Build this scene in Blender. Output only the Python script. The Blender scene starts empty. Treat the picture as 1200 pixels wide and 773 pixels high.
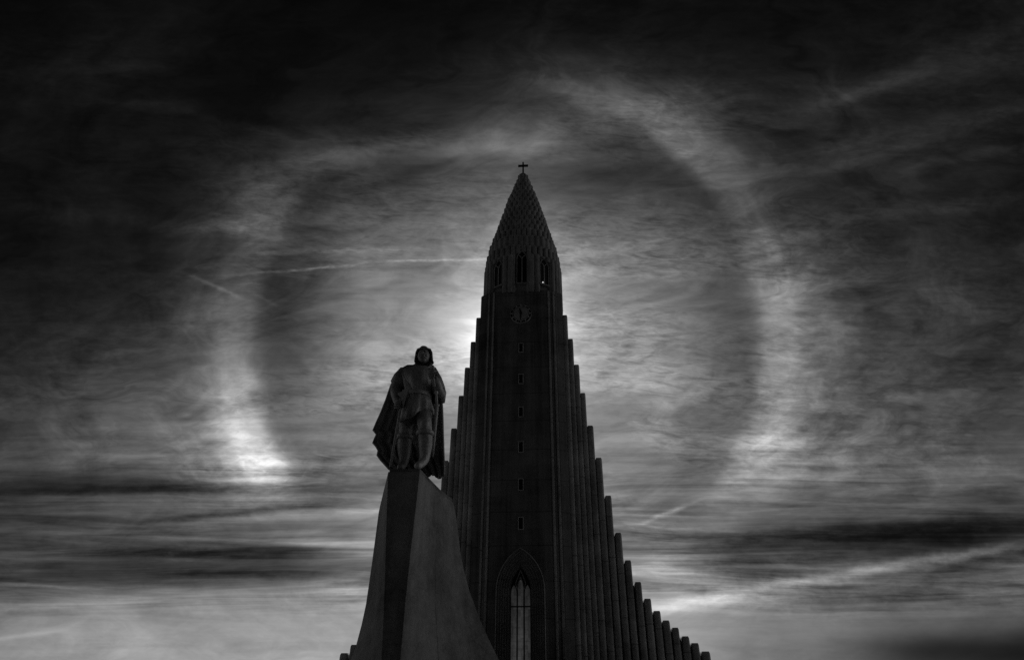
import bpy, bmesh, math, random
from mathutils import Vector, Matrix, noise
random.seed(7)
R = math.radians
sc = bpy.context.scene

# ------------------------------------------------------------------ camera
PITCH = 30.7            # degrees above the horizon
F = 733.0               # focal length in pixels of a 1200 px wide picture
CX, CY = 612.0, 386.0   # principal point
EYE = 1.6
cd = bpy.data.cameras.new('camera')
cam = bpy.data.objects.new('camera', cd)
sc.collection.objects.link(cam)
cam.location = (0, 0, EYE)
cam.rotation_euler = (R(90 + PITCH), 0, 0)
cd.sensor_width = 36
cd.lens = F * 36 / 1200
cd.shift_x = -(CX - 600) / 1200
cd.clip_start = .1
cd.clip_end = 20000
sc.camera = cam
cp, sp = math.cos(R(PITCH)), math.sin(R(PITCH))


def ray(px, py):
    a = (px - CX) / F
    b = (CY - py) / F
    return Vector((a, cp - b * sp, sp + b * cp))


def at(px, py, Y):
    """world point seen at (px, py) at distance Y in front of the viewer"""
    d = ray(px, py)
    k = Y / d.y
    return Vector((d.x * k, Y, EYE + d.z * k))


SUN = ray(597, 400).normalized()
SUN_EL = math.asin(SUN.z)
SUN_AZ = math.atan2(SUN.x, SUN.y)

# ------------------------------------------------------------------ view
sc.view_settings.view_transform = 'Standard'
sc.view_settings.look = 'None'
sc.view_settings.exposure = 0.0
sc.view_settings.gamma = 1.0
sc.view_settings.use_curve_mapping = False
sc.cycles.max_bounces = 6
sc.cycles.use_denoising = False

# ------------------------------------------------------------------ sun
sd = bpy.data.lights.new('sun', 'SUN')
sd.energy = 2.0
sd.angle = R(.6)
sd.color = (1, 1, 1)
sun = bpy.data.objects.new('sun', sd)
sc.collection.objects.link(sun)
sun.rotation_euler = SUN.to_track_quat('Z', 'Y').to_euler()
sun.location = (0, 0, 150)


# ------------------------------------------------------------------ node maths
class E:
    nt = None

    def __init__(s, v): s.v = v

    @staticmethod
    def op(kind, *a, clamp=False):
        n = E.nt.nodes.new('ShaderNodeMath')
        n.operation = kind
        n.use_clamp = clamp
        for i, x in enumerate(a):
            x = x.v if isinstance(x, E) else x
            if isinstance(x, (int, float)): n.inputs[i].default_value = x
            else: E.nt.links.new(x, n.inputs[i])
        return E(n.outputs[0])

    def __add__(s, o): return E.op('ADD', s, o)
    __radd__ = __add__
    def __sub__(s, o): return E.op('SUBTRACT', s, o)
    def __rsub__(s, o): return E.op('SUBTRACT', o, s)
    def __mul__(s, o): return E.op('MULTIPLY', s, o)
    __rmul__ = __mul__
    def __truediv__(s, o): return E.op('DIVIDE', s, o)
    def __pow__(s, o): return E.op('POWER', s, o)


def f_max(a, b): return E.op('MAXIMUM', a, b)
def f_min(a, b): return E.op('MINIMUM', a, b)
def f_exp(a): return E.op('EXPONENT', a)
def f_abs(a): return E.op('ABSOLUTE', a)


def smooth(x, a, b, lo=0.0, hi=1.0):
    n = E.nt.nodes.new('ShaderNodeMapRange')
    n.interpolation_type = 'SMOOTHSTEP'
    E.nt.links.new(x.v, n.inputs['Value'])
    n.inputs['From Min'].default_value = a
    n.inputs['From Max'].default_value = b
    n.inputs['To Min'].default_value = lo
    n.inputs['To Max'].default_value = hi
    return E(n.outputs[0])


def fcurve(x, pts):
    n = E.nt.nodes.new('ShaderNodeFloatCurve')
    c = n.mapping.curves[0]
    pts = sorted(pts)
    c.points[0].location = pts[0]
    c.points[-1].location = pts[-1]
    for p in pts[1:-1]: c.points.new(*p)
    n.mapping.use_clip = False
    n.mapping.extend = 'HORIZONTAL'
    n.mapping.update()
    E.nt.links.new(x.v, n.inputs['Value'])
    return E(n.outputs[0])


def xyz(x, y, z):
    n = E.nt.nodes.new('ShaderNodeCombineXYZ')
    for i, q in enumerate((x, y, z)):
        q = q.v if isinstance(q, E) else q
        if isinstance(q, (int, float)): n.inputs[i].default_value = q
        else: E.nt.links.new(q, n.inputs[i])
    return E(n.outputs[0])


def fnoise(vec, scale, detail=4, rough=.55, distort=0.0, dim='3D'):
    n = E.nt.nodes.new('ShaderNodeTexNoise')
    n.noise_dimensions = dim
    n.inputs['Scale'].default_value = scale
    n.inputs['Detail'].default_value = detail
    n.inputs['Roughness'].default_value = rough
    n.inputs['Distortion'].default_value = distort
    if vec is not None: E.nt.links.new(vec.v, n.inputs['Vector'])
    return E(n.outputs['Fac'])


# ------------------------------------------------------------------ sky: thin ice cloud with a 22 degree halo round the hidden sun
w = bpy.data.worlds.new('World')
sc.world = w
w.use_nodes = True
nt = w.node_tree
nt.nodes.clear()
E.nt = nt
tc = nt.nodes.new('ShaderNodeTexCoord')
nrm = nt.nodes.new('ShaderNodeVectorMath'); nrm.operation = 'NORMALIZE'
nt.links.new(tc.outputs['Generated'], nrm.inputs[0])
dirv = E(nrm.outputs[0])
sep = nt.nodes.new('ShaderNodeSeparateXYZ')
nt.links.new(dirv.v, sep.inputs[0])
dx, dy, dz = (E(sep.outputs[i]) for i in range(3))
# band coordinates: T = height of a level cloud band above the horizon (degrees), S = sideways along the band
T0 = E.op('ARCTAN2', dz, dy) * 57.29578
S0 = dx / E.op('SQRT', dy * dy + dz * dz + 1e-6)


def ST(px, py):
    d = ray(px, py)
    return d.x / math.hypot(d.y, d.z), math.degrees(math.atan2(d.z, d.y))


def Tof(py): return ST(600, py)[1]


# slow wandering of the bands
wa = fnoise(xyz(S0 * 1.0, T0 * .05, 3.1), 2.2, 3, .5) - .5
wb = fnoise(xyz(S0 * 1.0, T0 * .05, 9.7), 3.0, 4, .55) - .5
T = T0 + wa * 5.0 * smooth(T0, 6, 40, .25, 1.6) + wb * 2.2 * smooth(T0, 6, 30, .5, 1.0)
S = S0 + wb * .12

ROWS = [0, 60, 120, 180, 240, 300, 360, 420, 480, 520, 555, 575, 600, 630, 660, 690, 720, 773]
COLS = {
    0:    [12, 17, 19, 18, 17, 20, 26, 32, 52, 60, 64, 40, 55, 60, 62, 72, 115, 130],
    150:  [14, 17, 19, 19, 20, 26, 36, 46, 74, 88, 88, 45, 75, 65, 55, 75, 140, 148],
    300:  [14, 15, 16, 22, 34, 46, 56, 72, 96, 105, 100, 62, 78, 72, 60, 95, 150, 155],
    450:  [12, 14, 20, 46, 66, 98, 126, 138, 130, 120, 112, 106, 112, 122, 106, 128, 152, 158],
    600:  [14, 18, 28, 66, 98, 128, 145, 145, 128, 120, 115, 112, 110, 115, 115, 130, 150, 158],
    750:  [15, 20, 36, 58, 76, 102, 124, 132, 126, 120, 116, 114, 110, 112, 122, 138, 156, 165],
    900:  [16, 20, 27, 36, 48, 62, 74, 78, 86, 100, 98, 94, 80, 52, 78, 95, 118, 105],
    1050: [24, 24, 26, 30, 36, 48, 60, 66, 74, 84, 84, 80, 66, 38, 62, 85, 88, 52],
    1200: [30, 29, 27, 26, 28, 34, 42, 48, 60, 70, 72, 68, 52, 40, 85, 82, 72, 36],
}
tt = T / 75.0
base = None
xs = sorted(COLS)
cols_S = [(x - CX) / F * .97 for x in xs]
for i, x in enumerate(xs):
    pts = [(Tof(py) / 75.0, g / 255.0) for py, g in zip(ROWS, COLS[x])]
    pts.append((.9, (COLS[x][0] + 6) / 255.0))
    pts.append((0.0, COLS[x][-1] / 255.0))
    tq = tt if base is None else tt + base * 1e-7
    Sq = S if base is None else S + base * 1e-7
    cv = fcurve(tq, pts)
    if i == 0: wgt = smooth(Sq, cols_S[0], cols_S[1], 1, 0)
    elif i == len(xs) - 1: wgt = smooth(Sq, cols_S[i - 1], cols_S[i])
    else: wgt = f_min(smooth(Sq, cols_S[i - 1], cols_S[i]), smooth(Sq, cols_S[i], cols_S[i + 1], 1, 0))
    term = cv * wgt
    base = term if base is None else base + term

# angle to the sun (degrees) and direction round it
dot = nt.nodes.new('ShaderNodeVectorMath'); dot.operation = 'DOT_PRODUCT'
nt.links.new(dirv.v, dot.inputs[0]); dot.inputs[1].default_value = SUN
ang = E.op('ARCCOSINE', f_min(E(dot.outputs['Value']), .999999)) * 57.29578
up = (Vector((0, 0, 1)) - SUN * SUN.z).normalized()
rt = SUN.cross(up)          # to the right of the sun as seen from below
if rt.x < 0: rt = -rt


def dotc(v):
    n = nt.nodes.new('ShaderNodeVectorMath'); n.operation = 'DOT_PRODUCT'
    nt.links.new(dirv.v, n.inputs[0]); n.inputs[1].default_value = v
    return E(n.outputs['Value'])


phi = E.op('ARCTAN2', dotc(rt), dotc(up)) / (2 * math.pi) + .5      # 0 down, .25 left, .5 up, .75 right
angw = ang + (fnoise(xyz(S0 * 3, T0 * .06, 1.7), 3, 4) - .5) * 1.3
ringp = fcurve(angw / 60.0, [(0, 0), (19.6 / 60, 0), (20.8 / 60, .08), (22.0 / 60, .55), (23.0 / 60, .95), (23.8 / 60, 1.0), (25.2 / 60, .74),
                            (27.0 / 60, .40), (29.5 / 60, .16), (33 / 60, .04), (38 / 60, 0), (1, 0)])
ringa = fcurve(phi, [(0, 0), (.08, .0), (.135, .02), (.16, .24), (.183, .34), (.205, .26), (.232, .18), (.26, .15), (.30, .145), (.33, .15), (.355, .07), (.40, .03),
                     (.45, .03), (.5, .06), (.54, .09), (.58, .14), (.605, .17), (.64, .13), (.69, .145), (.74, .19), (.775, .175),
                     (.805, .20), (.83, .17), (.855, .10), (.885, .02), (.93, 0), (1, 0)])
ringn = fnoise(xyz(S0 * 3.0, T0 * .09, 5.5), 2.6, 5, .6)
ring = ringp * ringa * smooth(ringn, .25, .7, .8, 1.12)
# clear dark gap just inside the halo
gap = fcurve(angw / 60.0, [(0, 1), (12 / 60, 1), (16 / 60, .98), (20 / 60, .93), (21.6 / 60, .93), (23.5 / 60, .99), (26 / 60, 1), (1, 1)])
gapm = smooth(f_abs(phi - .5), .36, .42, 1, 0) * smooth(f_abs(phi - .45), .05, .14)
glow = f_exp((ang / 4.6) ** 2.0 * -1.0) * .46 + f_exp((ang / 10.0) ** 2.0 * -1.0) * .10

# texture of the cloud
lowm = smooth(T0, 10, 25, 1, 0) * smooth(T0, 5.0, 8.5, .22, 1)
veil = smooth(T0, 5.0, 8.5, .3, 1)
st1 = fnoise(xyz(S0 * 1.3 + T0 * .012, T0 * .40, 0.3), 2.0, 7, .58, .9)       # long level streaks
st2 = fnoise(xyz(S0 * 3.2 - T0 * .02, T0 * .13 - S0 * .8, 4.3), 2.0, 8, .60, 1.8)   # curling wisps
st3 = fnoise(xyz(S0 * 26.0, T0 * .95 + S0 * 4.0, 2.2), 1.6, 6, .66, .6)           # fine ripples
st4 = fnoise(xyz(ang * .05, phi * 6.5 + wb * 1.2, T0 * .02), 2.6, 8, .62, .9)   # fibres combed outwards high up
st5 = fnoise(xyz(S0 * 1.5 - T0 * .014, T0 * .85 + wb * 2.5, 6.6), 1.2, 6, .56, 1.3)   # fine level threads
rp = fnoise(xyz(S0 * 9.0 + T0 * .05, T0 * .8 + S0 * 3.0, 8.8), 1.9, 6, .60, .7)     # crisp ripples
msk = smooth(fnoise(xyz(S0 * 1.2, T0 * .07, 12.2), 2.4, 3, .5, .6), .36, .62)        # where the cloud is ribbed, where it is a plain veil
rip = (.28 - f_abs(rp - .5) * 2.8) * smooth(ang, 18, 30, 1, .4) * smooth(T0, 12, 22, .25, 1)
him = 1.0 - lowm
tex = 1.0 + ((st1 - .5) * (lowm * 1.5 + .30) + (st5 - .5) * (lowm * .75 + .22) * (.35 + msk * .9) + (st2 - .5) * (.75 - lowm * .2)
             + (st3 - .5) * .42 * (.3 + msk) + (st4 - .5) * him * smooth(ang, 12, 30, .2, 1.7) + rip * (.05 + msk * .42)) * veil
G = (base * (1.0 - (1.0 - gap) * gapm) + ring) * f_max(tex, .25) + glow


def blob(px, py, sx, sy, gain, slope=0.0):
    """a soft patch of thicker or thinner cloud"""
    global G
    s_, t_ = ST(px, py)
    S1, T1 = S + G * 1e-7, T + G * 1e-7      # in turn, one patch after another, to spare the shader stack
    ks, kt = sx / F, math.degrees(sy / F)
    u = (S1 - s_) / ks
    v = (T1 - t_ - (S1 - s_) * (slope * 57.3)) / kt
    G = G + f_exp((u * u + v * v) * -1.0) * (gain / 255.0) * f_max(tex, .3)


for b_ in ((590, 150, 120, 28, 10, .05), (700, 120, 90, 26, 24, 0), (575, 172, 62, 15, 40, .1), (645, 160, 70, 22, 14, 0), (430, 172, 110, 18, 22, .2), (690, 192, 70, 9, -16, .05),
           (490, 205, 70, 9, -14, .3), (925, 270, 40, 14, 14, .2), (925, 345, 32, 22, 24, 0), (410, 642, 60, 7, 45, 0), (375, 604, 70, 6, 34, .03),
           (320, 538, 45, 7, 40, 0), (890, 515, 60, 10, 22, 0), (325, 285, 26, 18, 20, 0), (250, 545, 130, 6, 10, 0), (760, 665, 70, 8, 22, 0),
           (520, 300, 60, 12, 14, 0), (660, 470, 60, 16, -8, 0), (1130, 760, 130, 14, -22, 0), (1080, 95, 160, 9, 8, .25), (1000, 190, 160, 9, 8, .2), (1120, 200, 120, 7, 7, .15), (240, 130, 160, 10, 8, -.25), (120, 250, 160, 12, 8, -.08), (130, 60, 120, 25, 5, .1)):
    blob(*b_)


def trail(p0, p1, width, gain, wob=.25, fade=.25, seed=0.0, fray=1.0):
    """a straight vapour trail between two bearings"""
    global G
    a, b = Vector(ST(*p0)), Vector(ST(*p1))
    k = math.degrees(1)
    a = Vector((a.x * k, a.y)); b = Vector((b.x * k, b.y))
    d = (b - a); L = d.length; d /= L
    n = Vector((-d.y, d.x))
    S1, T1 = S0 + G * 1e-7, T0 + G * 1e-7
    wn = (fnoise(xyz(S1 * 9, T1 * .16, seed), 2.0, 4, .6) - .5) * wob
    u = ((S1 * k - a.x) * d.x + (T1 - a.y) * d.y) / L
    v = ((S1 * k - a.x) * n.x + (T1 - a.y) * n.y) + wn
    m = f_exp((v / width) * (v / width) * -1.0)
    along = smooth(u, -.02, fade) * smooth(u, 1 - fade, 1.02, 1, 0)
    br = fnoise(xyz(S1 * 22, T1 * 1.2, seed + 3), 1.8, 5, .7)
    G = G + m * along * (gain / 255.0) * smooth(br, .3, .65, 1 - .7 * fray, 1.25)


trail((275, 321), (470, 305), .13, 34, .6, .4, 1.0, 1.2)
trail((400, 306), (620, 302), .11, 44, .35, .45, 1.2, 1.1)
trail((330, 318), (560, 310), .18, -8, .4, .4, 1.0, .3)
trail((200, 326), (330, 320), .2, 8, .6, .4, 1.8, 1.0)
trail((230, 300), (585, 287), .22, 18, .6, .4, 1.5, 1.0)
trail((205, 316), (300, 355), .18, 22, .6, .4, 2.0, .5)
trail((290, 340), (335, 362), .15, 10, .5, .5, 2.3, .5)
trail((732, 621), (835, 580), .20, 42, .6, .5, 3.0, .9)
trail((800, 595), (1010, 478), .4, 12, .8, .5, 3.5, .9)
trail((730, 716), (1250, 628), .50, 52, 1.0, .2, 4.0, .15)
trail((700, 722), (1000, 690), .5, 24, .8, .3, 4.6, .3)
trail((-40, 752), (92, 735), .20, 18, .3, .3, 5.0, .2)
trail((-30, 716), (95, 708), .30, 22, .5, .3, 5.3, .2)
trail((-20, 680), (110, 690), .14, 22, .4, .3, 5.6, .3)
trail((150, 270), (420, 255), .7, 16, 1.4, .4, 6.0)
trail((-20, 577), (360, 568), .40, -20, .9, .3, 7.0, .2)
trail((130, 614), (400, 588), .32, -34, .5, .35, 7.5, .2)
trail((60, 648), (460, 646), .4, -24, .6, .3, 8.0, .3)
trail((150, 672), (440, 674), .4, -20, .8, .3, 8.4, .3)
trail((760, 638), (1230, 612), .9, -24, 1.2, .25, 9.0, .3)
trail((780, 662), (1000, 654), .35, -22, .8, .3, 9.5, .3)
trail((900, 150), (1260, 0), .8, 9, 2.4, .3, 10.0, .5)
trail((880, 205), (1260, 110), .9, 9, 2.4, .3, 10.5, .5)
trail((930, 262), (1260, 225), .8, 9, 2.0, .3, 10.8, .5)
trail((880, 120), (1230, 70), 1.3, 8, 2.4, .3, 11.0, .6)
trail((770, 150), (900, 260), .9, 10, .8, .5, 12.0, .4)

G = f_max(G, .012)
lum = G ** 2.2
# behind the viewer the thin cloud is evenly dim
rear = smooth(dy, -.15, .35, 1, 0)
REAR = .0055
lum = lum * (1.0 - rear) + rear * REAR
# unseen side glow added low down, to light columns and pedestal from both sides
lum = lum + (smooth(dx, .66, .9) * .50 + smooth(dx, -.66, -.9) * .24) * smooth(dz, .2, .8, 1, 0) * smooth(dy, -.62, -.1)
# the clear air itself, seen in black and white
sky = nt.nodes.new('ShaderNodeTexSky')
sky.sky_type = 'NISHITA'
sky.sun_disc = False
sky.sun_elevation = SUN_EL
sky.sun_rotation = SUN_AZ
bw = nt.nodes.new('ShaderNodeRGBToBW')
nt.links.new(sky.outputs[0], bw.inputs[0])
air = E(bw.outputs[0]) * .0006
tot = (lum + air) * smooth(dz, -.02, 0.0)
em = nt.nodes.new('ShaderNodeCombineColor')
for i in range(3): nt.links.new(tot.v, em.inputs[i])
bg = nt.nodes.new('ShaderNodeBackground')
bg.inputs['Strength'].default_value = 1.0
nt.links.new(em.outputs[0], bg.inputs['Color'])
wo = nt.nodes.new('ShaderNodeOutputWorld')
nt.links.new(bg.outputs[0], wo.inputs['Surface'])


# ------------------------------------------------------------------ materials
def material(name, base, var=.35, rough=.85, scale=1.0, streak=.0, joints=0.0, bump=.3, spec=.3, metal=0.0, grain=12.0, jit=0.0):
    m = bpy.data.materials.new(name)
    m.use_nodes = True
    t = m.node_tree
    E.nt = t
    b = t.nodes['Principled BSDF']
    c = t.nodes.new('ShaderNodeTexCoord')
    s = t.nodes.new('ShaderNodeSeparateXYZ')
    t.links.new(c.outputs['Object'], s.inputs[0])
    x, y, z = (E(s.outputs[i]) for i in range(3))
    rnd = t.nodes.new('ShaderNodeObjectInfo')
    rr_ = E(rnd.outputs['Random'])
    n1 = fnoise(xyz(x, y, z), .35 * scale, 7, .62)
    n2 = fnoise(xyz(x, y, z), grain * scale, 4, .7)
    n5 = fnoise(xyz(x, y, z + 31.0), 2.6 * scale, 6, .65)
    v = 1.0 + (n1 - .5) * var * 3.2 + (n2 - .5) * var * 1.6 + (n5 - .5) * var * 1.6 + (rr_ - .5) * var * .5
    hgt = n2 * .4 + n1 + n5 * .8
    if streak:
        n3 = fnoise(xyz(x * 3.2 * scale, y * 3.2 * scale, z * .05 * scale), 1.0, 5, .65)
        n4 = fnoise(xyz(x * .7 * scale, y * .7 * scale, z * .04 * scale), 1.0, 4, .6)
        v = v + (n3 - .5) * streak * 1.1 + (n4 - .5) * streak * 2.6
    if joints:
        zj = z / joints + n1 * .015 + rr_ * jit
        ph = E.op('FRACT', zj)
        j = smooth(f_abs(ph - .5), .0, .022, .0, 1.0)
        lift = fnoise(xyz(E.op('FLOOR', zj) * 7.3, x * .05 + rr_ * 9.0, y * .05), 3.0, 1)
        v = (v + (lift - .5) * .9) * (.5 + j * .5)
        hgt = hgt + j * .6
    v = f_max(v, .25) * base
    k = t.nodes.new('ShaderNodeCombineColor')
    for i in range(3): t.links.new(v.v, k.inputs[i])
    t.links.new(k.outputs[0], b.inputs['Base Color'])
    b.inputs['Roughness'].default_value = rough
    b.inputs['Metallic'].default_value = metal
    b.inputs['Specular IOR Level'].default_value = spec
    bp = t.nodes.new('ShaderNodeBump')
    bp.inputs['Strength'].default_value = bump
    bp.inputs['Distance'].default_value = .05
    t.links.new(hgt.v, bp.inputs['Height'])
    t.links.new(bp.outputs[0], b.inputs['Normal'])
    return m


M = {}
M['concrete'] = material('concrete', .19, .42, .9, 1.0, .8, 3.4, .35)  # darker than columns and spire; light and shade partly put into these tones
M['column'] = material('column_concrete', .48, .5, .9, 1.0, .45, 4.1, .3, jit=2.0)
M['portal'] = material('portal_stone', .36, .35, .85, 1.0, .25, 1.6, .3)
M['spire'] = material('spire_concrete', .31, .45, .9, 1.0, .3, 0, .3)
M['trim'] = material('pale_trim', .66, .2, .8, 1.0, .2, 0, .2)
M['dark'] = material('dark_opening', .012, .3, .6, 1, 0, 0, 0)
M['iron'] = material('black_iron', .02, .3, .5, 1, 0, 0, 0)
M['roof'] = material('roof_metal', .12, .3, .6, 1, .3, 0, .2)
M['granite'] = material('granite', .20, .85, .75, 1.0, .7, 0, .5, grain=16)
M['bronze'] = material('weathered_bronze', .33, .8, .5, 1.3, .5, 0, .75, .5, .3, grain=14)
M['bronze_worn'] = material('worn_bronze', .50, .5, .5, 2.2, .3, 0, .5, .4, .2, grain=9)
M['paving'] = material('paving', .09, .3, .85, 1, 0, 0, .3)
M['ground'] = material('ground_soil', .05, .4, .95, .05, 0, 0, .2)
M['wood'] = material('door_wood', .06, .3, .6, 1, .4, 0, .3)

gl = bpy.data.materials.new('leaded_glass')
gl.use_nodes = True
t = gl.node_tree; E.nt = t
b = t.nodes['Principled BSDF']
c = t.nodes.new('ShaderNodeTexCoord')
s = t.nodes.new('ShaderNodeSeparateXYZ'); t.links.new(c.outputs['Object'], s.inputs[0])
x, y, z = (E(s.outputs[i]) for i in range(3))
nn = fnoise(xyz(x, y, z), 1.6, 4, .6)
bars = smooth(f_abs(E.op('FRACT', z / .62) - .5), .0, .04, .55, 1.0)
zz = smooth(z, 3.0, 13.0, 1.1, .35)
cell = fnoise(xyz(E.op('FLOOR', z / .62) * 3.1, E.op('FLOOR', x / .7) * 5.7, 0.0), 3.0, 1)
wv = fnoise(xyz(x * 2.0, y, z * 1.2), 1.5, 3, .6, 2.0)
val = f_max((.30 + nn * .6 + (cell - .5) * 1.3 + (wv - .5) * .9) * bars * (1.25 - f_abs(x) * .55) * zz, .05)
b.inputs['Base Color'].default_value = (.25, .25, .25, 1)
b.inputs['Roughness'].default_value = .25
k = t.nodes.new('ShaderNodeCombineColor')
for i in range(3): t.links.new(val.v, k.inputs[i])
t.links.new(k.outputs[0], b.inputs['Emission Color'])
b.inputs['Emission Strength'].default_value = .055      # pane glow put in as emission, stronger low down and in the middle
M['glass'] = gl
lm = bpy.data.materials.new('bright_spot_glow')
lm.use_nodes = True
lm.node_tree.nodes['Principled BSDF'].inputs['Emission Color'].default_value = (1, 1, 1, 1)
lm.node_tree.nodes['Principled BSDF'].inputs['Emission Strength'].default_value = .8
M['bright_spot'] = lm


# ------------------------------------------------------------------ mesh helpers
class MB:
    def __init__(s): s.bm = bmesh.new()

    def loft(s, rings, close=True, cap0=False, cap1=False):
        """skin a list of point rings"""
        vs = [[s.bm.verts.new(p) for p in r] for r in rings]
        n = len(vs[0])
        for a, b in zip(vs, vs[1:]):
            for i in range(n if close else n - 1):
                j = (i + 1) % n
                s.bm.faces.new((a[i], a[j], b[j], b[i]))
        if cap0: s.bm.faces.new(vs[0][::-1])
        if cap1: s.bm.faces.new(vs[-1])
        return vs

    def box(s, x0, x1, y0, y1, z0, z1):
        s.loft([[(x0, y0, z0), (x1, y0, z0), (x1, y1, z0), (x0, y1, z0)],
                [(x0, y0, z1), (x1, y0, z1), (x1, y1, z1), (x0, y1, z1)]], True, True, True)

    def tube(s, pts, rad, n=10):
        pts = [Vector(p) for p in pts]
        if not isinstance(rad, (list, tuple)): rad = [rad] * len(pts)
        rings = []
        for i, p in enumerate(pts):
            d = (pts[min(i + 1, len(pts) - 1)] - pts[max(i - 1, 0)]).normalized()
            a = d.orthogonal().normalized() if abs(d.x) > .9 else d.cross(Vector((1, 0, 0))).normalized()
            b_ = d.cross(a)
            rings.append([p + (a * math.cos(2 * math.pi * k / n) + b_ * math.sin(2 * math.pi * k / n)) * rad[i] for k in range(n)])
        s.loft(rings, True, True, True)

    def ball(s, c, r, n=10, m=7):
        c = Vector(c)
        if not isinstance(r, (list, tuple)): r = (r, r, r)
        rings = []
        for j in range(1, m):
            a = math.pi * j / m
            rings.append([c + Vector((r[0] * math.sin(a) * math.cos(2 * math.pi * k / n), r[1] * math.sin(a) * math.sin(2 * math.pi * k / n),
                                      -r[2] * math.cos(a))) for k in range(n)])
        s.loft(rings, True, True, True)

    def build(s, name, mat, parent=None, smooth_=False, bevel=0, loc=None):
        bmesh.ops.recalc_face_normals(s.bm, faces=s.bm.faces)
        me = bpy.data.meshes.new(name)
        s.bm.to_mesh(me); s.bm.free()
        me.materials.append(M[mat] if isinstance(mat, str) else mat)
        if smooth_:
            for p in me.polygons: p.use_smooth = True
        o = bpy.data.objects.new(name, me)
        sc.collection.objects.link(o)
        if parent: o.parent = parent
        if bevel:
            bv = o.modifiers.new('bevel', 'BEVEL'); bv.width = bevel; bv.segments = 2; bv.limit_method = 'ANGLE'
        if loc is not None: o.location = loc
        return o


def empty(name, loc, rz=0, parent=None):
    o = bpy.data.objects.new(name, None)
    o.empty_display_size = .5
    sc.collection.objects.link(o)
    o.location = loc; o.rotation_euler = (0, 0, rz)
    if parent: o.parent = parent
    return o


def tag(o, label, cat, group=None):
    o['label'] = label; o['category'] = cat
    if group: o['group'] = group
    return o


# ------------------------------------------------------------------ ground
g = MB(); g.box(-6000, 6000, -6000, 6000, -.5, 0)
o = g.build('ground', 'ground'); o['kind'] = 'structure'
g = MB(); g.box(-28, 28, -25, 64.5, 0.004, .03)
o = g.build('plaza', 'paving'); o['kind'] = 'structure'

# ------------------------------------------------------------------ the church
D = 66.0
PSI = R(-3.3)
CH = Vector((-.15, D, 0))
church = empty('church', CH, PSI)
tag(church, 'tall dark concrete church with clock tower, scaled spire and stepped column wings', 'church')
cq, sq = math.cos(PSI), math.sin(PSI)


def fac(px, py, yo=0.0):
    """local (x, z) of the church seen at a pixel on its plane local y = yo"""
    d = ray(px, py)
    nx, ny = -sq, cq                                  # local +y in world
    k = (yo + CH.x * nx + CH.y * ny) / (d.x * nx + d.y * ny)
    p = Vector((d.x * k, d.y * k)) - Vector((CH.x, CH.y))
    return p.x * cq + p.y * sq, EYE + d.z * k


# tower shaft: flat front, ribbed canted corners
ztop = fac(660, 343.5, 1.0)[1]
hw = (fac(659.6, 356, 1.0)[0] - fac(564.2, 356, 1.0)[0]) / 2
prof = [(0, 0), (3.15, 0), (3.2, .05), (3.75, .12), (3.78, .24), (4.4, .42), (4.43, .56), (hw - .12, .84), (hw, 1.0), (hw, 9.2), (hw - .8, 10)]
plan = [(-x_, y_) for x_, y_ in prof[:0:-1]] + prof


def plan_ring(z, k=1.0): return [(x_ * k, 5 + (y_ - 5) * k, z) for x_, y_ in plan]


m = MB()
m.loft([plan_ring(0), plan_ring(ztop - .12), plan_ring(ztop, .985)], True, True, True)
shaft = m.build('tower_shaft', 'concrete', church)
for xr_, yr_ in ((3.47, .085), (4.08, .33)):
    for sg in (-1, 1):
        m = MB()
        xr2 = sg * xr_
        m.loft([[(xr2 - .13, yr_ + .1, z), (xr2 - .10, yr_ - .10, z), (xr2 + .10, yr_ - .10, z), (xr2 + .13, yr_ + .1, z)] for z in (0, ztop - .5, ztop - .2)], True, True, True)
        m.build('rib', 'column', shaft)

# wing columns measured on the right wing, mirrored on the left
TOPS = [(658.5, 665.0, 367.4), (665.2, 671.7, 395.3), (672.2, 678.9, 425.5), (679.6, 686.3, 458.5), (687.6, 695.6, 496.8), (697.4, 705.7, 534.5),
        (708.6, 716.8, 579), (720.2, 728.8, 622.5), (731.8, 740.2, 655), (743.5, 752.1, 680.4), (754.6, 763.6, 700.2), (765.6, 774.6, 714.5),
        (776, 785.5, 725.3), (787, 796.2, 733.9), (798.6, 808.4, 744), (809.6, 819.8, 752.2), (821.6, 833, 762)]
walls = {1: MB(), -1: MB()}
colx = []
for k, (xl, xr, yt) in enumerate(TOPS):
    yo = .9 + .10 * k
    x0, z_ = fac(xl, yt, yo)
    x1, _ = fac(xr, yt, yo)
    colx.append((x0, x1, z_, yo))
for k, (x0, x1, z_, yo) in enumerate(colx):
    wd = x1 - x0
    xc = (x0 + x1) / 2
    nxt = colx[k + 1][0] if k + 1 < len(colx) else x1
    for sgn in (1, -1):
        h = [(-.47, 2.2), (-.47, .40), (-.44, .22), (-.36, .09), (-.22, .02), (-.07, 0), (.07, 0), (.22, .02), (.36, .09), (.44, .22), (.47, .40), (.47, 2.2)]

        def ring(z, s_=1.0, f=0.0): return [(sgn * xc + a * wd * s_, yo + max(b_, f if b_ < 1 else b_), z) for a, b_ in h]
        m = MB()
        q_ = random.uniform(-.05, .05)
        m.loft([ring(0), ring(z_ - .36 + q_), ring(z_ - .15 + q_ * .5, .97, .06), ring(z_ + q_ * .4, .78 + q_, .24)], True, True, True)
        m.build('column', 'column', church)
        # wall between this column and the next, just below the lower one's top
        if k + 1 < len(colx):
            zz_ = colx[k + 1][2] - .25
            a_, b_ = sorted((sgn * (x1 - .02), sgn * (nxt + .02)))
            if b_ - a_ > .01:
                walls[sgn].box(a_, b_, yo + .9, yo + 2.0, 0, zz_)
for sgn in (1, -1): walls[sgn].build('wing_wall', 'concrete', church)

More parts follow.
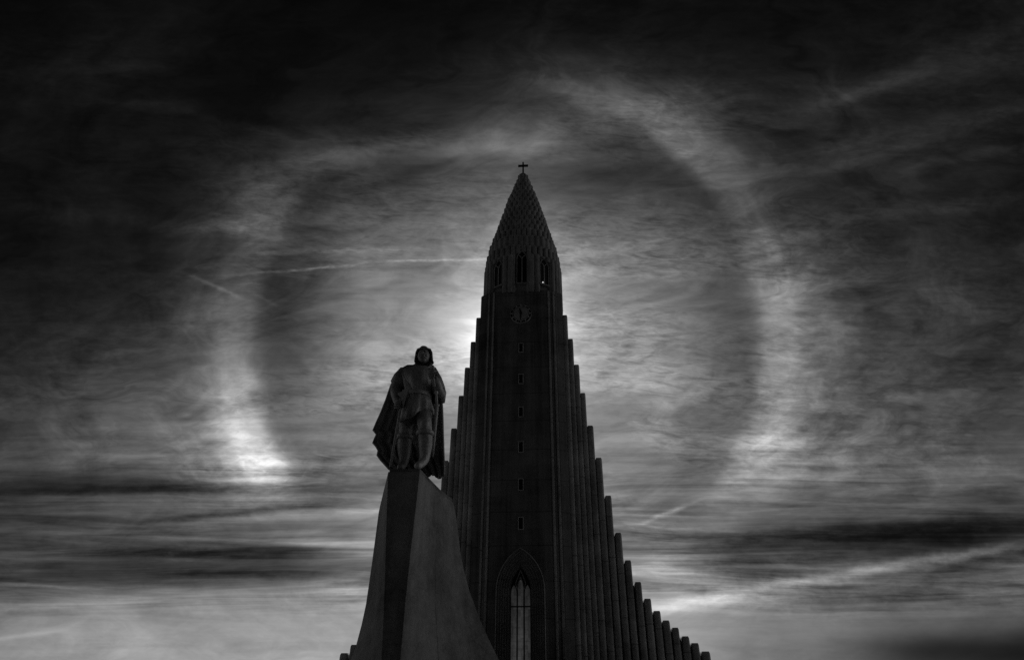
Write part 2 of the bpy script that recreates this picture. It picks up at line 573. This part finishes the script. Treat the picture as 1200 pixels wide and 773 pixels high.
# nave behind the tower
m = MB(); m.box(-8, 8, 10.3, 62, 0, 13)
nave = m.build('nave', 'concrete', church)
m = MB()
m.loft([[(-8.6, 10.3, 13.003), (8.6, 10.3, 13.003), (0, 10.3, 19)], [(-8.6, 62.5, 13.003), (8.6, 62.5, 13.003), (0, 62.5, 19)]], True, True, True)
m.build('roof', 'roof', nave)

# ---- belfry and spire: tiers of little columns
AX = 5.0                                             # local y of the tower axis


def axis_rz(hwpx, py):
    x_, z_ = fac(612 + hwpx, py, AX)
    xa, _ = fac(612 - hwpx, py, AX)
    return (x_ - xa) / 2, z_


TIERS = [(206.5, 6.1), (213, 8.8), (219.5, 11.5), (226, 14), (231.5, 16.4), (237, 18.7), (242.5, 20.6), (248, 22.4), (255.5, 24.9), (262.5, 27.4),
         (269, 29.3), (275, 31), (281, 33.4), (288.5, 36.1), (298.5, 39.8), (311, 42.8), (322.5, 44.6)]
tiers = [axis_rz(h_, y_) for y_, h_ in TIERS]


def superell(th, n):
    c_, s_ = abs(math.cos(th)), abs(math.sin(th))
    return (c_ ** n + s_ ** n) ** (-1 / n)


z_sill = fac(612, 332.5, .3)[1]
WIN = []                                              # angle from front, apex height, half width
for px_, ap in ((588.7, 308), (611.8, 296), (634.6, 306.5)):
    yo_ = .3 if px_ == 611.8 else 1.0
    xw, za = fac(px_, ap, yo_)
    WIN.append((math.atan2(xw, AX - yo_), za))
WIN[0] = (-(abs(WIN[0][0]) + abs(WIN[2][0])) / 2, WIN[0][1])
WIN[2] = (-WIN[0][0], WIN[2][1])
WH = .62
spire = MB()
belfry = MB()
cnt_prev = None
for i, (r, z1) in enumerate(tiers):
    last = i >= len(tiers) - 2
    n = max(10, int(round(2 * math.pi * r / .72 / 2)) * 2)
    ne = 2.0 + .7 * min(1, i / 12)
    zb = ztop - .3 if i >= len(tiers) - 3 else (tiers[min(i + 3, len(tiers) - 1)][1])
    rc = r - .36
    tgt = belfry if i >= len(tiers) - 3 else spire
    # solid core of the tier
    if i < len(tiers) - 3:
        tgt.loft([[(superell(2 * math.pi * k / 48, ne) * rc * math.sin(2 * math.pi * k / 48), AX - superell(2 * math.pi * k / 48, ne) * rc * math.cos(2 * math.pi * k / 48), zq)
                   for k in range(48)] for zq in (zb, z1 - .28)], True, False, True)
    wid = 2 * math.pi * r / n * .97
    for k in range(n):
        th = 2 * math.pi * (k + (.5 if i % 2 else 0)) / n
        se = superell(th, ne)
        cx_, cy_ = se * (r - .17) * math.sin(th), AX - se * (r - .17) * math.cos(th)
        bot = zb
        skip = False
        for wa_, za in WIN:
            dth = (th - wa_ + math.pi) % (2 * math.pi) - math.pi
            if abs(dth) * r * se < WH + wid * .34:
                if z1 < za + .5: skip = True
                bot = max(bot, za + .12 - abs(dth) * r * .9)
        if skip: continue
        jit = random.uniform(-.12, .12) if i < len(tiers) - 2 else random.uniform(-.28, .1)
        zt = z1 + jit
        tx, ty = math.cos(th), math.sin(th)               # tangent
        ox, oy = math.sin(th), -math.cos(th)              # outward
        hp = [(-.5, -.45), (-.5, -.06), (-.36, .12), (-.14, .19), (.14, .19), (.36, .12), (.5, -.06), (.5, -.45)]

        def rg(z, s_): return [(cx_ + tx * a * wid * s_ + ox * b_ * (s_ if b_ > 0 else 1), cy_ + ty * a * wid * s_ + oy * b_ * (s_ if b_ > 0 else 1), z) for a, b_ in hp]
        tgt.loft([rg(bot, 1), rg(zt - .22, 1), rg(zt - .07, .92), rg(zt, .62)], True, True, True)
# tip dome
r0, z0 = tiers[0]
spire.loft([[(rr * math.sin(2 * math.pi * k / 16), AX - rr * math.cos(2 * math.pi * k / 16), zq) for k in range(16)]
            for rr, zq in ((r0 * .8, z0 - .5), (r0 * .78, z0 + .05), (r0 * .55, z0 + .42), (r0 * .25, z0 + .62), (.1, z0 + .68))], True, False, True)
spire.build('spire', 'spire', church)
# core wall of the belfry
rb = tiers[-1][0] - .55
belfry.loft([[(superell(2 * math.pi * k / 64, 2.7) * rb * math.sin(2 * math.pi * k / 64), AX - superell(2 * math.pi * k / 64, 2.7) * rb * math.cos(2 * math.pi * k / 64), zq)
              for k in range(64)] for zq in (ztop - .05, tiers[-3][1] - .4)], True, False, True)
bel = belfry.build('belfry', 'spire', church)
# plain sill band under the openings
for wi, (wa_, za) in enumerate(WIN):
    se = superell(wa_, 2.7)
    rr = se * (tiers[-1][0] - .30)
    win = MB()
    zs = z_sill
    spring = za - 1.25

    def arch_pts(hw_, zs_, sp_, za_, n=7):
        """half outline going up the right side to the apex"""
        ri = za_ - sp_
        Rr = (ri * ri + hw_ * hw_) / (2 * hw_)
        a1 = math.asin(min(1, ri / Rr))
        return [(hw_, zs_)] + [(hw_ - Rr + Rr * math.cos(a1 * q / n), sp_ + Rr * math.sin(a1 * q / n)) for q in range(n + 1)]
    pr = arch_pts(WH, zs, spring, za)
    full = pr + [(-x_, z_) for x_, z_ in pr[-2::-1]]
    win.loft([[(x_, 0, z_) for x_, z_ in full], [(x_, .1, z_) for x_, z_ in full]], True, True, True)
    wo_ = win.build('belfry_window', 'dark', church)
    wo_.location = (rr * math.sin(wa_), AX - rr * math.cos(wa_), 0)
    wo_.rotation_euler = (0, 0, wa_)
    tr = MB()
    # stone surround, central mullion and forked tracery
    prj = arch_pts(WH + .07, zs - .05, spring, za + .10)
    fo = prj + [(-x_, z_) for x_, z_ in prj[-2::-1]]
    vs0 = [[(x_, -.12, z_) for x_, z_ in fo], [(x_, -.12, z_) for x_, z_ in full], [(x_, -.003, z_) for x_, z_ in full]]
    tr.loft(vs0, False)
    tr.box(-.055, .055, -.10, -.01, zs, spring + .15)
    for sg in (1, -1):
        tr.tube([(0, -.05, spring + .05), (sg * .16, -.05, spring + .36), (sg * .42, -.05, spring + .62)], .05, 6)
    tr.build('tracery', 'portal', wo_)
    sl = MB(); sl.box(-WH - .12, WH + .12, -.2, .05, zs - .2, zs - .053); sl.build('sill', 'spire', wo_)
    if wi == 2:
        lp = MB(); lp.ball((-.22, -.06, zs + .2), .085, 8, 6); lp.build('bright_spot', 'bright_spot', wo_)  # small glowing ball for the bright spot low in the right opening

# ---- cross
cx0, cz1 = fac(612.3, 190, AX)
_, czb = fac(612.3, 203, AX)
xl_, czm = fac(606.6, 194.2, AX)
xr_, _ = fac(618.2, 194.2, AX)
m = MB()
m.box(-.115, .115, AX - .115, AX + .115, z0 + .5, cz1)
m.box(-(xr_ - xl_) / 2, -.117, AX - .10, AX + .10, czm - .16, czm + .16)
m.box(.117, (xr_ - xl_) / 2, AX - .10, AX + .10, czm - .16, czm + .16)
m.build('cross', 'iron', church)

# ---- clock
ccx, ccz = fac(611.8, 368.4, 0)
RC = (fac(624.2, 368, 0)[0] - fac(599.4, 368, 0)[0]) / 2


def disc(mb, r1, y0, y1, n=48, r2=None):
    ro = lambda rr, yy: [(rr * math.cos(2 * math.pi * k / n), yy, rr * math.sin(2 * math.pi * k / n)) for k in range(n)]
    if r2 is None: mb.loft([ro(r1, y1), ro(r1, y0)], True, True, True)
    else: mb.loft([ro(r1, y1), ro(r1, y0), ro(r2, y0), ro(r2, y1)], True)


m = MB(); disc(m, RC, -.03, .0)
clock = m.build('clock', 'dark', church, loc=(0, -.003, ccz))  # near-black backing disc paints in the shade of the recess round the dial
m = MB(); disc(m, RC * .70, -.38, -.30); m.build('dial', 'portal', clock)
m = MB(); disc(m, RC * 1.0, -.34, -.03, 48, RC * .97); disc(m, RC * .80, -.36, -.30, 48, RC * .75); m.build('dial_rim', 'column', clock)
for hno in range(12):
    a = hno * math.pi / 6
    big = hno % 3 == 0
    m = MB()
    u = Vector((math.sin(a), 0, math.cos(a))); v = Vector((math.cos(a), 0, -math.sin(a)))
    wdt = .06 if big else .05
    r1_, r2_ = RC * .74, RC * (1.0 if big else .965)
    q = [u * r1_ - v * wdt, u * r1_ + v * wdt, u * r2_ + v * wdt, u * r2_ - v * wdt]
    m.loft([[p + Vector((0, -.30, 0)) for p in q], [p + Vector((0, -.40, 0)) for p in q]], True, True, True)
    m.build('hour_mark', 'column', clock)


def hand(name, ang_, L, wd, yy):
    u = Vector((math.sin(ang_), 0, math.cos(ang_))); v = Vector((math.cos(ang_), 0, -math.sin(ang_)))
    q = [u * -.25 - v * wd * .6, u * -.25 + v * wd * .6, u * .1 + v * wd * 1.3, u * L * .8 + v * wd * .6, u * L, u * L * .8 - v * wd * .6, u * .1 - v * wd * 1.3]
    m = MB(); m.loft([[p + Vector((0, yy, 0)) for p in q], [p + Vector((0, yy - .05, 0)) for p in q]], True, True, True)
    m.build(name, 'iron', clock)


hand('hour_hand', R(-12), RC * .62, .10, -.42)
hand('minute_hand', R(183), RC * .80, .085, -.48)
m = MB(); disc(m, .17, -.56, -.383, 20); m.build('hub', 'iron', clock)

# ---- slit windows up the shaft
for yc, hpx in ((407, 11), (443.5, 11.5), (482, 12), (523, 13), (567, 14), (612.5, 15)):
    _, z1_ = fac(612, yc - hpx / 2, 0); _, z0_ = fac(612, yc + hpx / 2, 0)
    hw_ = .285
    m = MB(); m.box(-hw_ + .06, hw_ - .06, -.02, -.003, z0_ + .06, z1_ - .06)
    wn_ = m.build('slit_window', 'dark', church)
    m = MB()
    for b_ in ((-hw_, -hw_ + .058, z0_, z1_), (hw_ - .058, hw_, z0_, z1_), (-hw_ + .06, hw_ - .06, z0_, z0_ + .058), (-hw_ + .06, hw_ - .06, z1_ - .058, z1_)):
        m.box(b_[0], b_[1], -.09, -.003, b_[2], b_[3])
    m.build('frame', 'trim', wn_)

# ---- portal: stepped pointed arch round a tall three-light window
zsp = fac(612, 692, 0)[1]
wo1 = (fac(642, 700, 0)[0] - fac(584.4, 700, 0)[0]) / 2
wi1 = (fac(625.2, 700, 0)[0] - fac(601.2, 700, 0)[0]) / 2
ro1 = fac(612, 642, 0)[1] - zsp
ri1 = fac(612, 664, 0)[1] - zsp
steps = 6
pf = [(wo1, -.003), (wo1, -.60)]
for q in range(steps):
    wq = wo1 + (wi1 - wo1) * (q + .28) / steps
    wq2 = wo1 + (wi1 - wo1) * (q + 1) / steps
    p_ = .60 - .08 * q
    pf += [(wq, -p_ - .06), (wq, -p_ + .16), (wq2 + .03, -p_ + .16), (wq2, -p_ + .06)]
pf.append((wi1, -.003))


def portal_path(wv):
    ri = ri1 + (ro1 - ri1) * (wv - wi1) / (wo1 - wi1)
    a = arch_pts(wv, 0, zsp, zsp + ri, 14)
    return a + [(-x_, z_) for x_, z_ in a[-2::-1]]


m = MB()
m.loft([[(x_, yy, z_) for x_, z_ in portal_path(wv)] for wv, yy in pf], False)
portal = m.build('portal', 'portal', church)
zbot = 3.3
pp = [(x_, max(z_, zbot)) for x_, z_ in portal_path(wi1 - .002)]
lw = (wi1 * 2) / 3
win = empty('arched_window', (0, 0, 0), 0, church)
ri_z = lambda x_: zsp + max(0, (ri1) * math.sqrt(max(0, 1 - (abs(x_) / wi1) ** 1.4)))
for q in range(3):
    xa, xb = -wi1 + lw * q + .07, -wi1 + lw * (q + 1) - .07
    xm = (xa + xb) / 2
    hw_ = (xb - xa) / 2
    top = zsp + (.35 if q == 1 else -.15)
    a = arch_pts(hw_, zbot, top, top + .75, 6)
    fo = [(xm + x_, z_) for x_, z_ in a] + [(xm - x_, z_) for x_, z_ in a[-2::-1]]
    m = MB(); m.loft([[(x_, -.05, z_) for x_, z_ in fo], [(x_, -.02, z_) for x_, z_ in fo]], True, True, True)
    m.build('pane', 'glass', win)
m = MB()
fo = pp
m.loft([[(x_, -.016, z_) for x_, z_ in fo], [(x_, -.004, z_) for x_, z_ in fo]], True, True, True)
m.build('window_back', 'dark', win)
m = MB()
for q in (1, 2):
    xm = -wi1 + lw * q
    m.box(xm - .06, xm + .06, -.14, -.052, zbot, zsp + .2)
m.build('mullion', 'iron', win)
m = MB()
ztr = fac(612, 710, 0)[1]
m.box(-wi1 + .01, wi1 - .01, -.17, -.142, ztr - .06, ztr + .06)
m.build('transom', 'iron', win)
m = MB()
for sg in (1, -1):
    m.tube([(sg * lw * .5, -.09, zsp + .1), (sg * lw * .3, -.09, zsp + .8), (0, -.09, zsp + 1.35)], .05, 6)
    m.tube([(sg * lw * .5, -.10, zsp + .1), (sg * lw * .75, -.10, zsp + .75), (sg * lw * .35, -.10, zsp + 1.4), (0, -.10, zsp + 1.95)], .05, 6)
m.build('tracery', 'spire', win)
m = MB(); m.box(-wi1 + .02, -.01, -.1, -.02, .05, zbot - .15); m.box(.01, wi1 - .02, -.1, -.02, .05, zbot - .15)
m.build('door', 'wood', church)
# slightly paler raised patch beside the portal
bx0, bz = fac(661, 734, 0); bx1, _ = fac(668.5, 734, 0)
m = MB(); m.box(bx0, bx1, -.05, -.003, 0, bz)
m.build('pale_patch', 'portal', church)

# ------------------------------------------------------------------ pedestal
YS = 16.0
zplat = at(492, 552, YS)[2]


def yz(py): return (zplat - EYE) / (ray(612, py).z / ray(612, py).y)


Y2, Y3 = yz(576), yz(588)


def line(pts, Yfun):
    """sample a measured edge as (x, y) per height"""
    out = []
    for px_, py_ in pts:
        Y_ = Yfun(py_)
        out.append(at(px_, py_, Y_))
    return sorted(out, key=lambda p: p.z)


def samp(ln, z):
    if z <= ln[0].z:
        a, b_ = ln[0], ln[1]
    elif z >= ln[-1].z:
        return Vector((ln[-1].x, ln[-1].y, z))
    else:
        for a, b_ in zip(ln, ln[1:]):
            if a.z <= z <= b_.z: break
    t_ = (z - a.z) / (b_.z - a.z)
    t_ = max(t_, -1.2)
    return Vector((a.x + (b_.x - a.x) * t_, a.y + (b_.y - a.y) * t_, z))


P0 = line([(455, 551), (452.5, 620), (451, 680), (449, 730), (447, 773)], lambda y_: YS)
P1 = line([(492, 552), (487.5, 593), (482, 640), (475.5, 700), (469, 773)], lambda y_: YS)
P2 = line([(515.4, 576), (512.5, 610), (511, 640), (510, 700), (514, 773)], lambda y_: Y2 - (y_ - 576) * .0035)
P3 = line([(531, 587), (534, 599), (537, 625), (541, 657), (550, 691), (561.6, 723), (573, 749), (584.7, 772)], lambda y_: Y3)
P7 = line([(455, 550.5), (449.8, 576), (444.2, 596), (440.4, 625), (434.6, 668), (427.4, 717), (414.6, 765), (411, 773)], lambda y_: Y2 - .2 if y_ > 560 else YS + .3)
levels = [0, .6, 1.2, 1.8, 2.3, 2.8, 3.3, 3.8, 4.3, 4.8, 5.2, 5.6, 5.9, 6.15, 6.35, zplat]
rings = []
for z in levels:
    p0, p1, p2, p3, p7 = (samp(q, z) for q in (P0, P1, P2, P3, P7))
    mid = (p0.x + p1.x) / 2
    p4 = Vector((p3.x - .25, Y3 + .8, z)); p5 = Vector((mid - .2, Y3 + 1.6, z)); p6 = Vector((p7.x + .1, Y3 + .4, z))
    g12 = p1.lerp(p2, .985) + Vector((-.002, .008, 0))
    rings.append([p0, p1, g12, p2 + Vector((.002, -.006, 0)), p3, p4, p5, p6, p7])
pc = Vector((at(480, 552, 17)[0], 17.2, 0))
ped = empty('pedestal', pc)
tag(ped, 'tall flaring granite pedestal shaped like a ship prow under the bronze statue', 'pedestal')
m = MB(); m.loft([[p - pc for p in r_] for r_ in rings], True, True, True)
pb = m.build('prow', 'granite', ped, bevel=.06)
m = MB()
a = at(455, 553, YS)
q0 = [Vector((p.x, p.y, 0)) for p in (rings[-1][0], rings[-1][1], rings[-1][3], rings[-1][4])]
q0 = q0 + [Vector((rings[-1][4].x - .55, Y3 + .3, 0)), Vector((rings[-1][8].x + .05, rings[-1][8].y + .2, 0))]
cc = sum(q0, Vector()) / len(q0)
q1 = [cc + (p - cc) * .97 for p in q0]
m.loft([[p - pc + Vector((0, 0, zplat + .003)) for p in q1], [p - pc + Vector((0, 0, zplat + .10)) for p in q1]], True, True, True)
m.build('cap_slab', 'granite', ped, bevel=.02)

# ------------------------------------------------------------------ statue
zf = zplat + .105
SY = 16.45
sroot = Vector((at(486, 545, SY)[0], SY, zf))
statue = empty('warrior_statue', sroot)
tag(statue, 'dark bronze statue of a helmeted warrior in a long cloak holding an axe', 'statue')


def L(px, py, dy_=0.0): return at(px, py, SY + dy_) - sroot


def skin_body(name, joints, edges, mat, parent, levels_=2, root=0):
    me = bpy.data.meshes.new(name)
    me.from_pydata([j[0] for j in joints], edges, [])
    o = bpy.data.objects.new(name, me)
    sc.collection.objects.link(o)
    o.parent = parent
    sk = o.modifiers.new('skin', 'SKIN')
    sv = me.skin_vertices[0].data if me.skin_vertices else None
    if sv is None:
        bpy.context.view_layer.objects.active = o
        bpy.ops.object.select_all(action='DESELECT')
        o.select_set(True)
        bpy.ops.mesh.customdata_skin_add()
        sv = me.skin_vertices[0].data
    for i_, j in enumerate(joints):
        rr = j[1]
        sv[i_].radius = rr if isinstance(rr, tuple) else (rr, rr)
        sv[i_].use_root = i_ == root
    o.modifiers.new('sub', 'SUBSURF').levels = levels_
    o.modifiers['sub'].render_levels = levels_
    dg = bpy.context.evaluated_depsgraph_get()
    me2 = bpy.data.meshes.new_from_object(o.evaluated_get(dg))
    bpy.data.objects.remove(o)
    return me2


J = [(L(488, 474), .36), (L(488, 462), .34), (L(489, 446), .40), (L(494.5, 431, -.04), .16), (L(496.2, 422, -.08), .14), (L(496.8, 414, -.08), .14),
     (L(473, 438, .05), .21), (L(463, 455, .06), .18), (L(465, 468, -.22), .125), (L(467, 474, -.30), .10),
     (L(505, 439, .05), .19), (L(516.5, 464, -.02), .165), (L(511, 446, -.36), .125), (L(507.5, 440, -.42), .105),
     (L(478, 484, .02), .27), (L(474.5, 508, .0), .19), (L(474, 522, .05), .225), (L(473.5, 542, .06), .135), (L(468, 548.5, -.26), .10),
     (L(496.5, 479, -.06), .29), (L(497.8, 499, -.34), .20), (L(499, 516, -.26), .22), (L(497.5, 540, -.24), .135), (L(487, 547, -.58), .10)]
ED = [(0, 1), (1, 2), (2, 3), (3, 4), (4, 5), (2, 6), (6, 7), (7, 8), (8, 9), (2, 10), (10, 11), (11, 12), (12, 13), (0, 14), (14, 15), (15, 16), (16, 17), (17, 18),
      (0, 19), (19, 20), (20, 21), (21, 22), (22, 23)]
bm_me = skin_body('body', J, ED, 'bronze', statue)
m = MB()
m.bm.from_mesh(bm_me)
# face: brow, nose, cheeks, lips, beard, ears and eyes
hc = L(496.6, 416.6, -.10)
HR = Vector((.178, .205, .235))


def on_face(ax, ay, out=0.0):
    """point on the front of the head, ax sideways and ay upward as fractions"""
    f_ = -math.sqrt(max(.02, 1 - ax * ax - ay * ay))
    return hc + Vector((ax * HR.x, f_ * HR.y - out, ay * HR.z))


m.ball(hc, tuple(HR), 20, 14)
m.ball(on_face(0, -.72, -.07), (.105, .10, .085), 14, 9)                      # jaw and beard
m.tube([on_face(-.02, .25, -.005), on_face(-.02, .05, .03), on_face(-.02, -.08, .055), on_face(-.02, -.16, .01)], [.018, .027, .036, .022], 8)
for sg in (-1, 1):
    m.tube([on_face(sg * .62, .20, .0), on_face(sg * .38, .30, .014), on_face(sg * .08, .24, .012)], [.016, .026, .02], 7)    # brow
    m.ball(on_face(sg * .34, .12, -.012), (.030, .022, .020), 8, 6)              # eye
    m.ball(on_face(sg * .48, -.16, -.056), (.058, .06, .07), 10, 7)             # cheekbone
    m.ball(hc + Vector((sg * .178, .02, .0)), (.022, .045, .06), 8, 6)         # ear
    m.tube([on_face(0, -.34, .018), on_face(sg * .22, -.38, .012), on_face(sg * .36, -.50, .0)], [.020, .020, .010], 6)       # moustache
m.tube([on_face(-.22, -.49, .006), on_face(0, -.48, .016), on_face(.22, -.49, .006)], [.010, .018, .010], 6)                # lip
# fingers of the axe hand and of the hand at the chest
for hb, axis, out in ((L(467, 474, -.32), (L(471, 462, -.34) - L(462, 500, -.2)).normalized(), Vector((.4, -.9, 0))), (L(507, 438.5, -.45), (L(506.8, 431, -.5) - L(509, 450, -.44)).normalized(), Vector((-.45, -.9, 0)))):
    out = (out - axis * out.dot(axis)).normalized()
    sd_ = axis.cross(out)
    for q in range(4):
        c0 = hb + axis * (.10 - .066 * q)
        ln = (.105, .115, .11, .09)[q]
        m.tube([c0 + sd_ * ln, c0 + sd_ * ln * .75 + out * ln * .75, c0 + out * ln * 1.15, c0 - sd_ * ln * .75 + out * ln * .65, c0 - sd_ * ln * .9 + out * ln * .1], [.034, .036, .034, .03, .022], 7)
    m.tube([hb + sd_ * .09 + axis * .02, hb + sd_ * .08 + axis * .12 + out * .07, hb + axis * .15 + out * .12 - sd_ * .03], [.042, .038, .026], 7)
body = m.build('body', 'bronze', statue, True)


def ring_tab(rows, n=28, folds=0, famp=0.0, dyc=0.0, front=1.0):
    rg_ = []
    for py_, xl2, xr2, dep in rows:
        a, b_ = L(xl2, py_, dyc), L(xr2, py_, dyc)
        c_ = (a + b_) / 2; rx = (b_.x - a.x) / 2
        pts = []
        for k in range(n):
            th = 2 * math.pi * k / n
            wv = 1 + famp * math.sin(folds * th + py_ * .05) * ((py_ - rows[0][0]) / (rows[-1][0] - rows[0][0]))
            hem = max(0, (py_ - 472) / 24.5) * .30 * max(0, min(1, (math.cos(th) + .25) / .7))
            pts.append(c_ + Vector((rx * math.cos(th) * wv, dep * math.sin(th) * wv * (front if math.sin(th) < 0 else 1), hem)))
        rg_.append(pts)
    return rg_


m = MB()
m.loft(ring_tab([(430.6, 483, 505, .16), (431.6, 478.5, 507.5, .23), (434.5, 471.5, 510, .30), (441, 471, 510.5, .36), (449, 473.5, 508.5, .38), (457, 476.5, 505.5, .35),
                 (463.5, 477, 504.5, .33), (469, 474.5, 505.5, .36), (478, 471.5, 507, .41), (487, 470, 508, .44), (496.5, 468.5, 508.5, .47)], 72, 11, .07), True, True, False)
tn = m.build('tunic', 'bronze', statue, True)
sol = tn.modifiers.new('thick', 'SOLIDIFY'); sol.thickness = .05
m = MB()
m.loft(ring_tab([(461.5, 476.4, 505.2, .365), (461.8, 475.8, 505.8, .385), (465.8, 475.6, 505.9, .395), (466.2, 476.2, 505.4, .37)], 32), True)
m.build('belt', 'bronze_worn', statue, True)
# neck guard collar
m = MB()
m.tube([L(483, 428.5, .0), L(487, 430.5, -.16), L(494.5, 432.5, -.24), L(501, 431.5, -.18), L(505, 428.5, 0)], [.05, .06, .065, .06, .05], 10)
m.build('collar', 'bronze', statue, True)
# short sleeves
for pts, rd in (((L(476, 434, .05), L(470, 442, .06), L(465.5, 450, .06)), (.20, .23, .225)), ((L(503, 434, .05), L(510, 446, .04), L(514.5, 457, .02)), (.22, .215, .20))):
    m = MB(); m.tube(pts, list(rd), 14); m.build('sleeve', 'bronze', statue, True, .03)

# boot cuffs and knee pads
for c_, r_ in ((L(474, 512.5, .0), .235), (L(498, 508, -.30), .245)):
    m = MB()
    m.loft([[c_ + Vector((math.cos(2 * math.pi * k / 20) * rq, math.sin(2 * math.pi * k / 20) * rq, zq)) for k in range(20)]
            for rq, zq in ((r_ * .80, .07), (r_, .065), (r_ * 1.04, .03), (r_ * 1.0, -.03), (r_ * .84, -.05))], True)
    m.build('boot_cuff', 'bronze', statue, True)
for c_ in (L(474.5, 503, -.17), L(497.5, 496, -.52)):
    m = MB(); m.ball(c_, (.13, .085, .15), 14, 9); m.build('knee_pad', 'bronze_worn', statue, True)

# helmet with flared cheek guards
m = MB()
rows = [(405.4, 1.2), (406.4, 4.2), (408.6, 6.6), (411.5, 8.2), (415, 9.2), (418.5, 9.6), (421.2, 10.6), (423.4, 12.6)]
rg_ = []
for py_, h_ in rows:
    c_ = L(496.9, py_, .02)
    rx = h_ * .0232
    pts = []
    for k in range(24):
        th = 2 * math.pi * k / 24
        lift = 0
        if math.sin(th) < -.35 and py_ > 411: lift = min((py_ - 411) * .026, .34) * min(1, (-math.sin(th) - .35) / .2)
        pts.append(c_ + Vector((rx * math.cos(th), rx * 1.08 * math.sin(th), lift)))
    rg_.append(pts)
m.loft(rg_, True, True, False)
hm = m.build('helmet', 'bronze', statue, True)
sol = hm.modifiers.new('thick', 'SOLIDIFY'); sol.thickness = .03; sol.offset = -1
m = MB()
m.tube([L(504.3, 421, .08), L(504.2, 426, .1), L(503, 431, .1)], [.07, .075, .05], 8)
m.build('hair', 'bronze', statue, True)
m = MB()
m.tube([L(490, 421, .12), L(489, 425, .14), L(488, 429, .14)], [.07, .07, .05], 8)
m.build('hair', 'bronze', statue, True)

# cloak
m = MB()
CL = [(427.5, 478, 507, .02), (432, 469, 510, .05), (440, 463, 513.5, .1), (452, 457.5, 516.5, .14), (468, 452, 518.2, .18), (482, 446.5, 519, .2), (494, 441, 519.4, .2), (503, 437, 519.6, .2), (508, 441, 519.7, .2),
      (513, 439, 519.8, .2), (518, 436.8, 520, .2), (522, 440.5, 520, .2), (527, 443.2, 520.1, .2), (532.5, 442, 520.2, .2), (538, 446, 520.4, .2), (543, 450.5, 520.5, .2), (548.5, 455.5, 520.8, .2), (553, 462, 520.6, .2), (556.3, 472, 520.2, .2)]
NU = 56
rg_ = []
for ri_, (py_, xl2, xr2, ex) in enumerate(CL):
    row = []
    fr = ri_ / (len(CL) - 1)
    for k in range(NU + 1):
        u = k / NU
        px_ = xl2 + (xr2 - xl2) * u
        bk = ex + (.22 + .26 * fr) * math.sin(math.pi * u) ** .8 * (1 if u < .5 else 1)
        fold = (.02 + .09 * fr) * math.sin(2 * math.pi * (7.5 * u + .25 * math.sin(4 * fr))) + .03 * fr * math.sin(2 * math.pi * 17 * u + 1.3)
        e_ = min(1, min(u, 1 - u) * 14)
        jag = 0
        if ri_ == len(CL) - 1: jag = 2.2 * math.sin(u * 23) + (2.0 if u > .72 else 0)
        row.append(L(px_, py_ + jag, bk + fold * e_))
    rg_.append(row)
m.loft(rg_, False)
ck = m.build('cloak', 'bronze', statue, True)
sol = ck.modifiers.new('thick', 'SOLIDIFY'); sol.thickness = .05; sol.offset = 0
# shoulder drape
m = MB()
m.tube([L(473.5, 433.5, .1), L(480, 429.5, .02), L(487, 428.5, -.1)], [.06, .08, .06], 8)
m.tube([L(510, 435, .15), L(516, 447, .12), L(519.5, 460, .1), L(519.5, 471, .08)], [.07, .085, .09, .05], 8)
m.build('drape', 'bronze', statue, True)

# axe: long handle down to the slab, head above the hand
m = MB()
h0, h1 = L(473, 456, -.34), L(457.5, 546, -.30)
h1.z = max(h1.z, .0)
m.tube([h0, h0.lerp(h1, .5), h1], .035, 8)
axe = m.build('axe', 'bronze_worn', statue, True)
m = MB()
bl = [(478.3, 451), (477.6, 458), (476, 465), (474.2, 471), (472.4, 476.5), (470.6, 466.5), (465.5, 460.5), (471, 457.5), (475, 454.5)]
m.loft([[L(a, b_, -.43) for a, b_ in bl], [L(a, b_, -.39) for a, b_ in bl]], True, True, True)
m.build('axe_head', 'bronze_worn', axe)
# rod held to the chest, sword hanging from the belt
m = MB()
m.tube([L(507.2, 430.8, -.5), L(507.6, 434, -.49), L(508.8, 452, -.42)], [.045, .04, .04], 8)
m.ball(L(507.2, 430.8, -.5), .055, 8, 6)
m.tube([L(502.6, 435.2, -.5), L(511.5, 434.2, -.47)], .032, 6)
m.build('rod', 'bronze_worn', statue, True)
m = MB()
m.tube([L(511.2, 460, -.30), L(511.8, 473, -.28)], .035, 8)
m.ball(L(511.2, 459.3, -.30), .06, 8, 6)
m.tube([L(508.5, 473.8, -.30), L(515, 474.6, -.26)], .034, 6)
m.tube([L(511.8, 474, -.28), L(507, 534, -.12)], [.06, .035], 6)
m.build('sword', 'bronze_worn', statue, True)
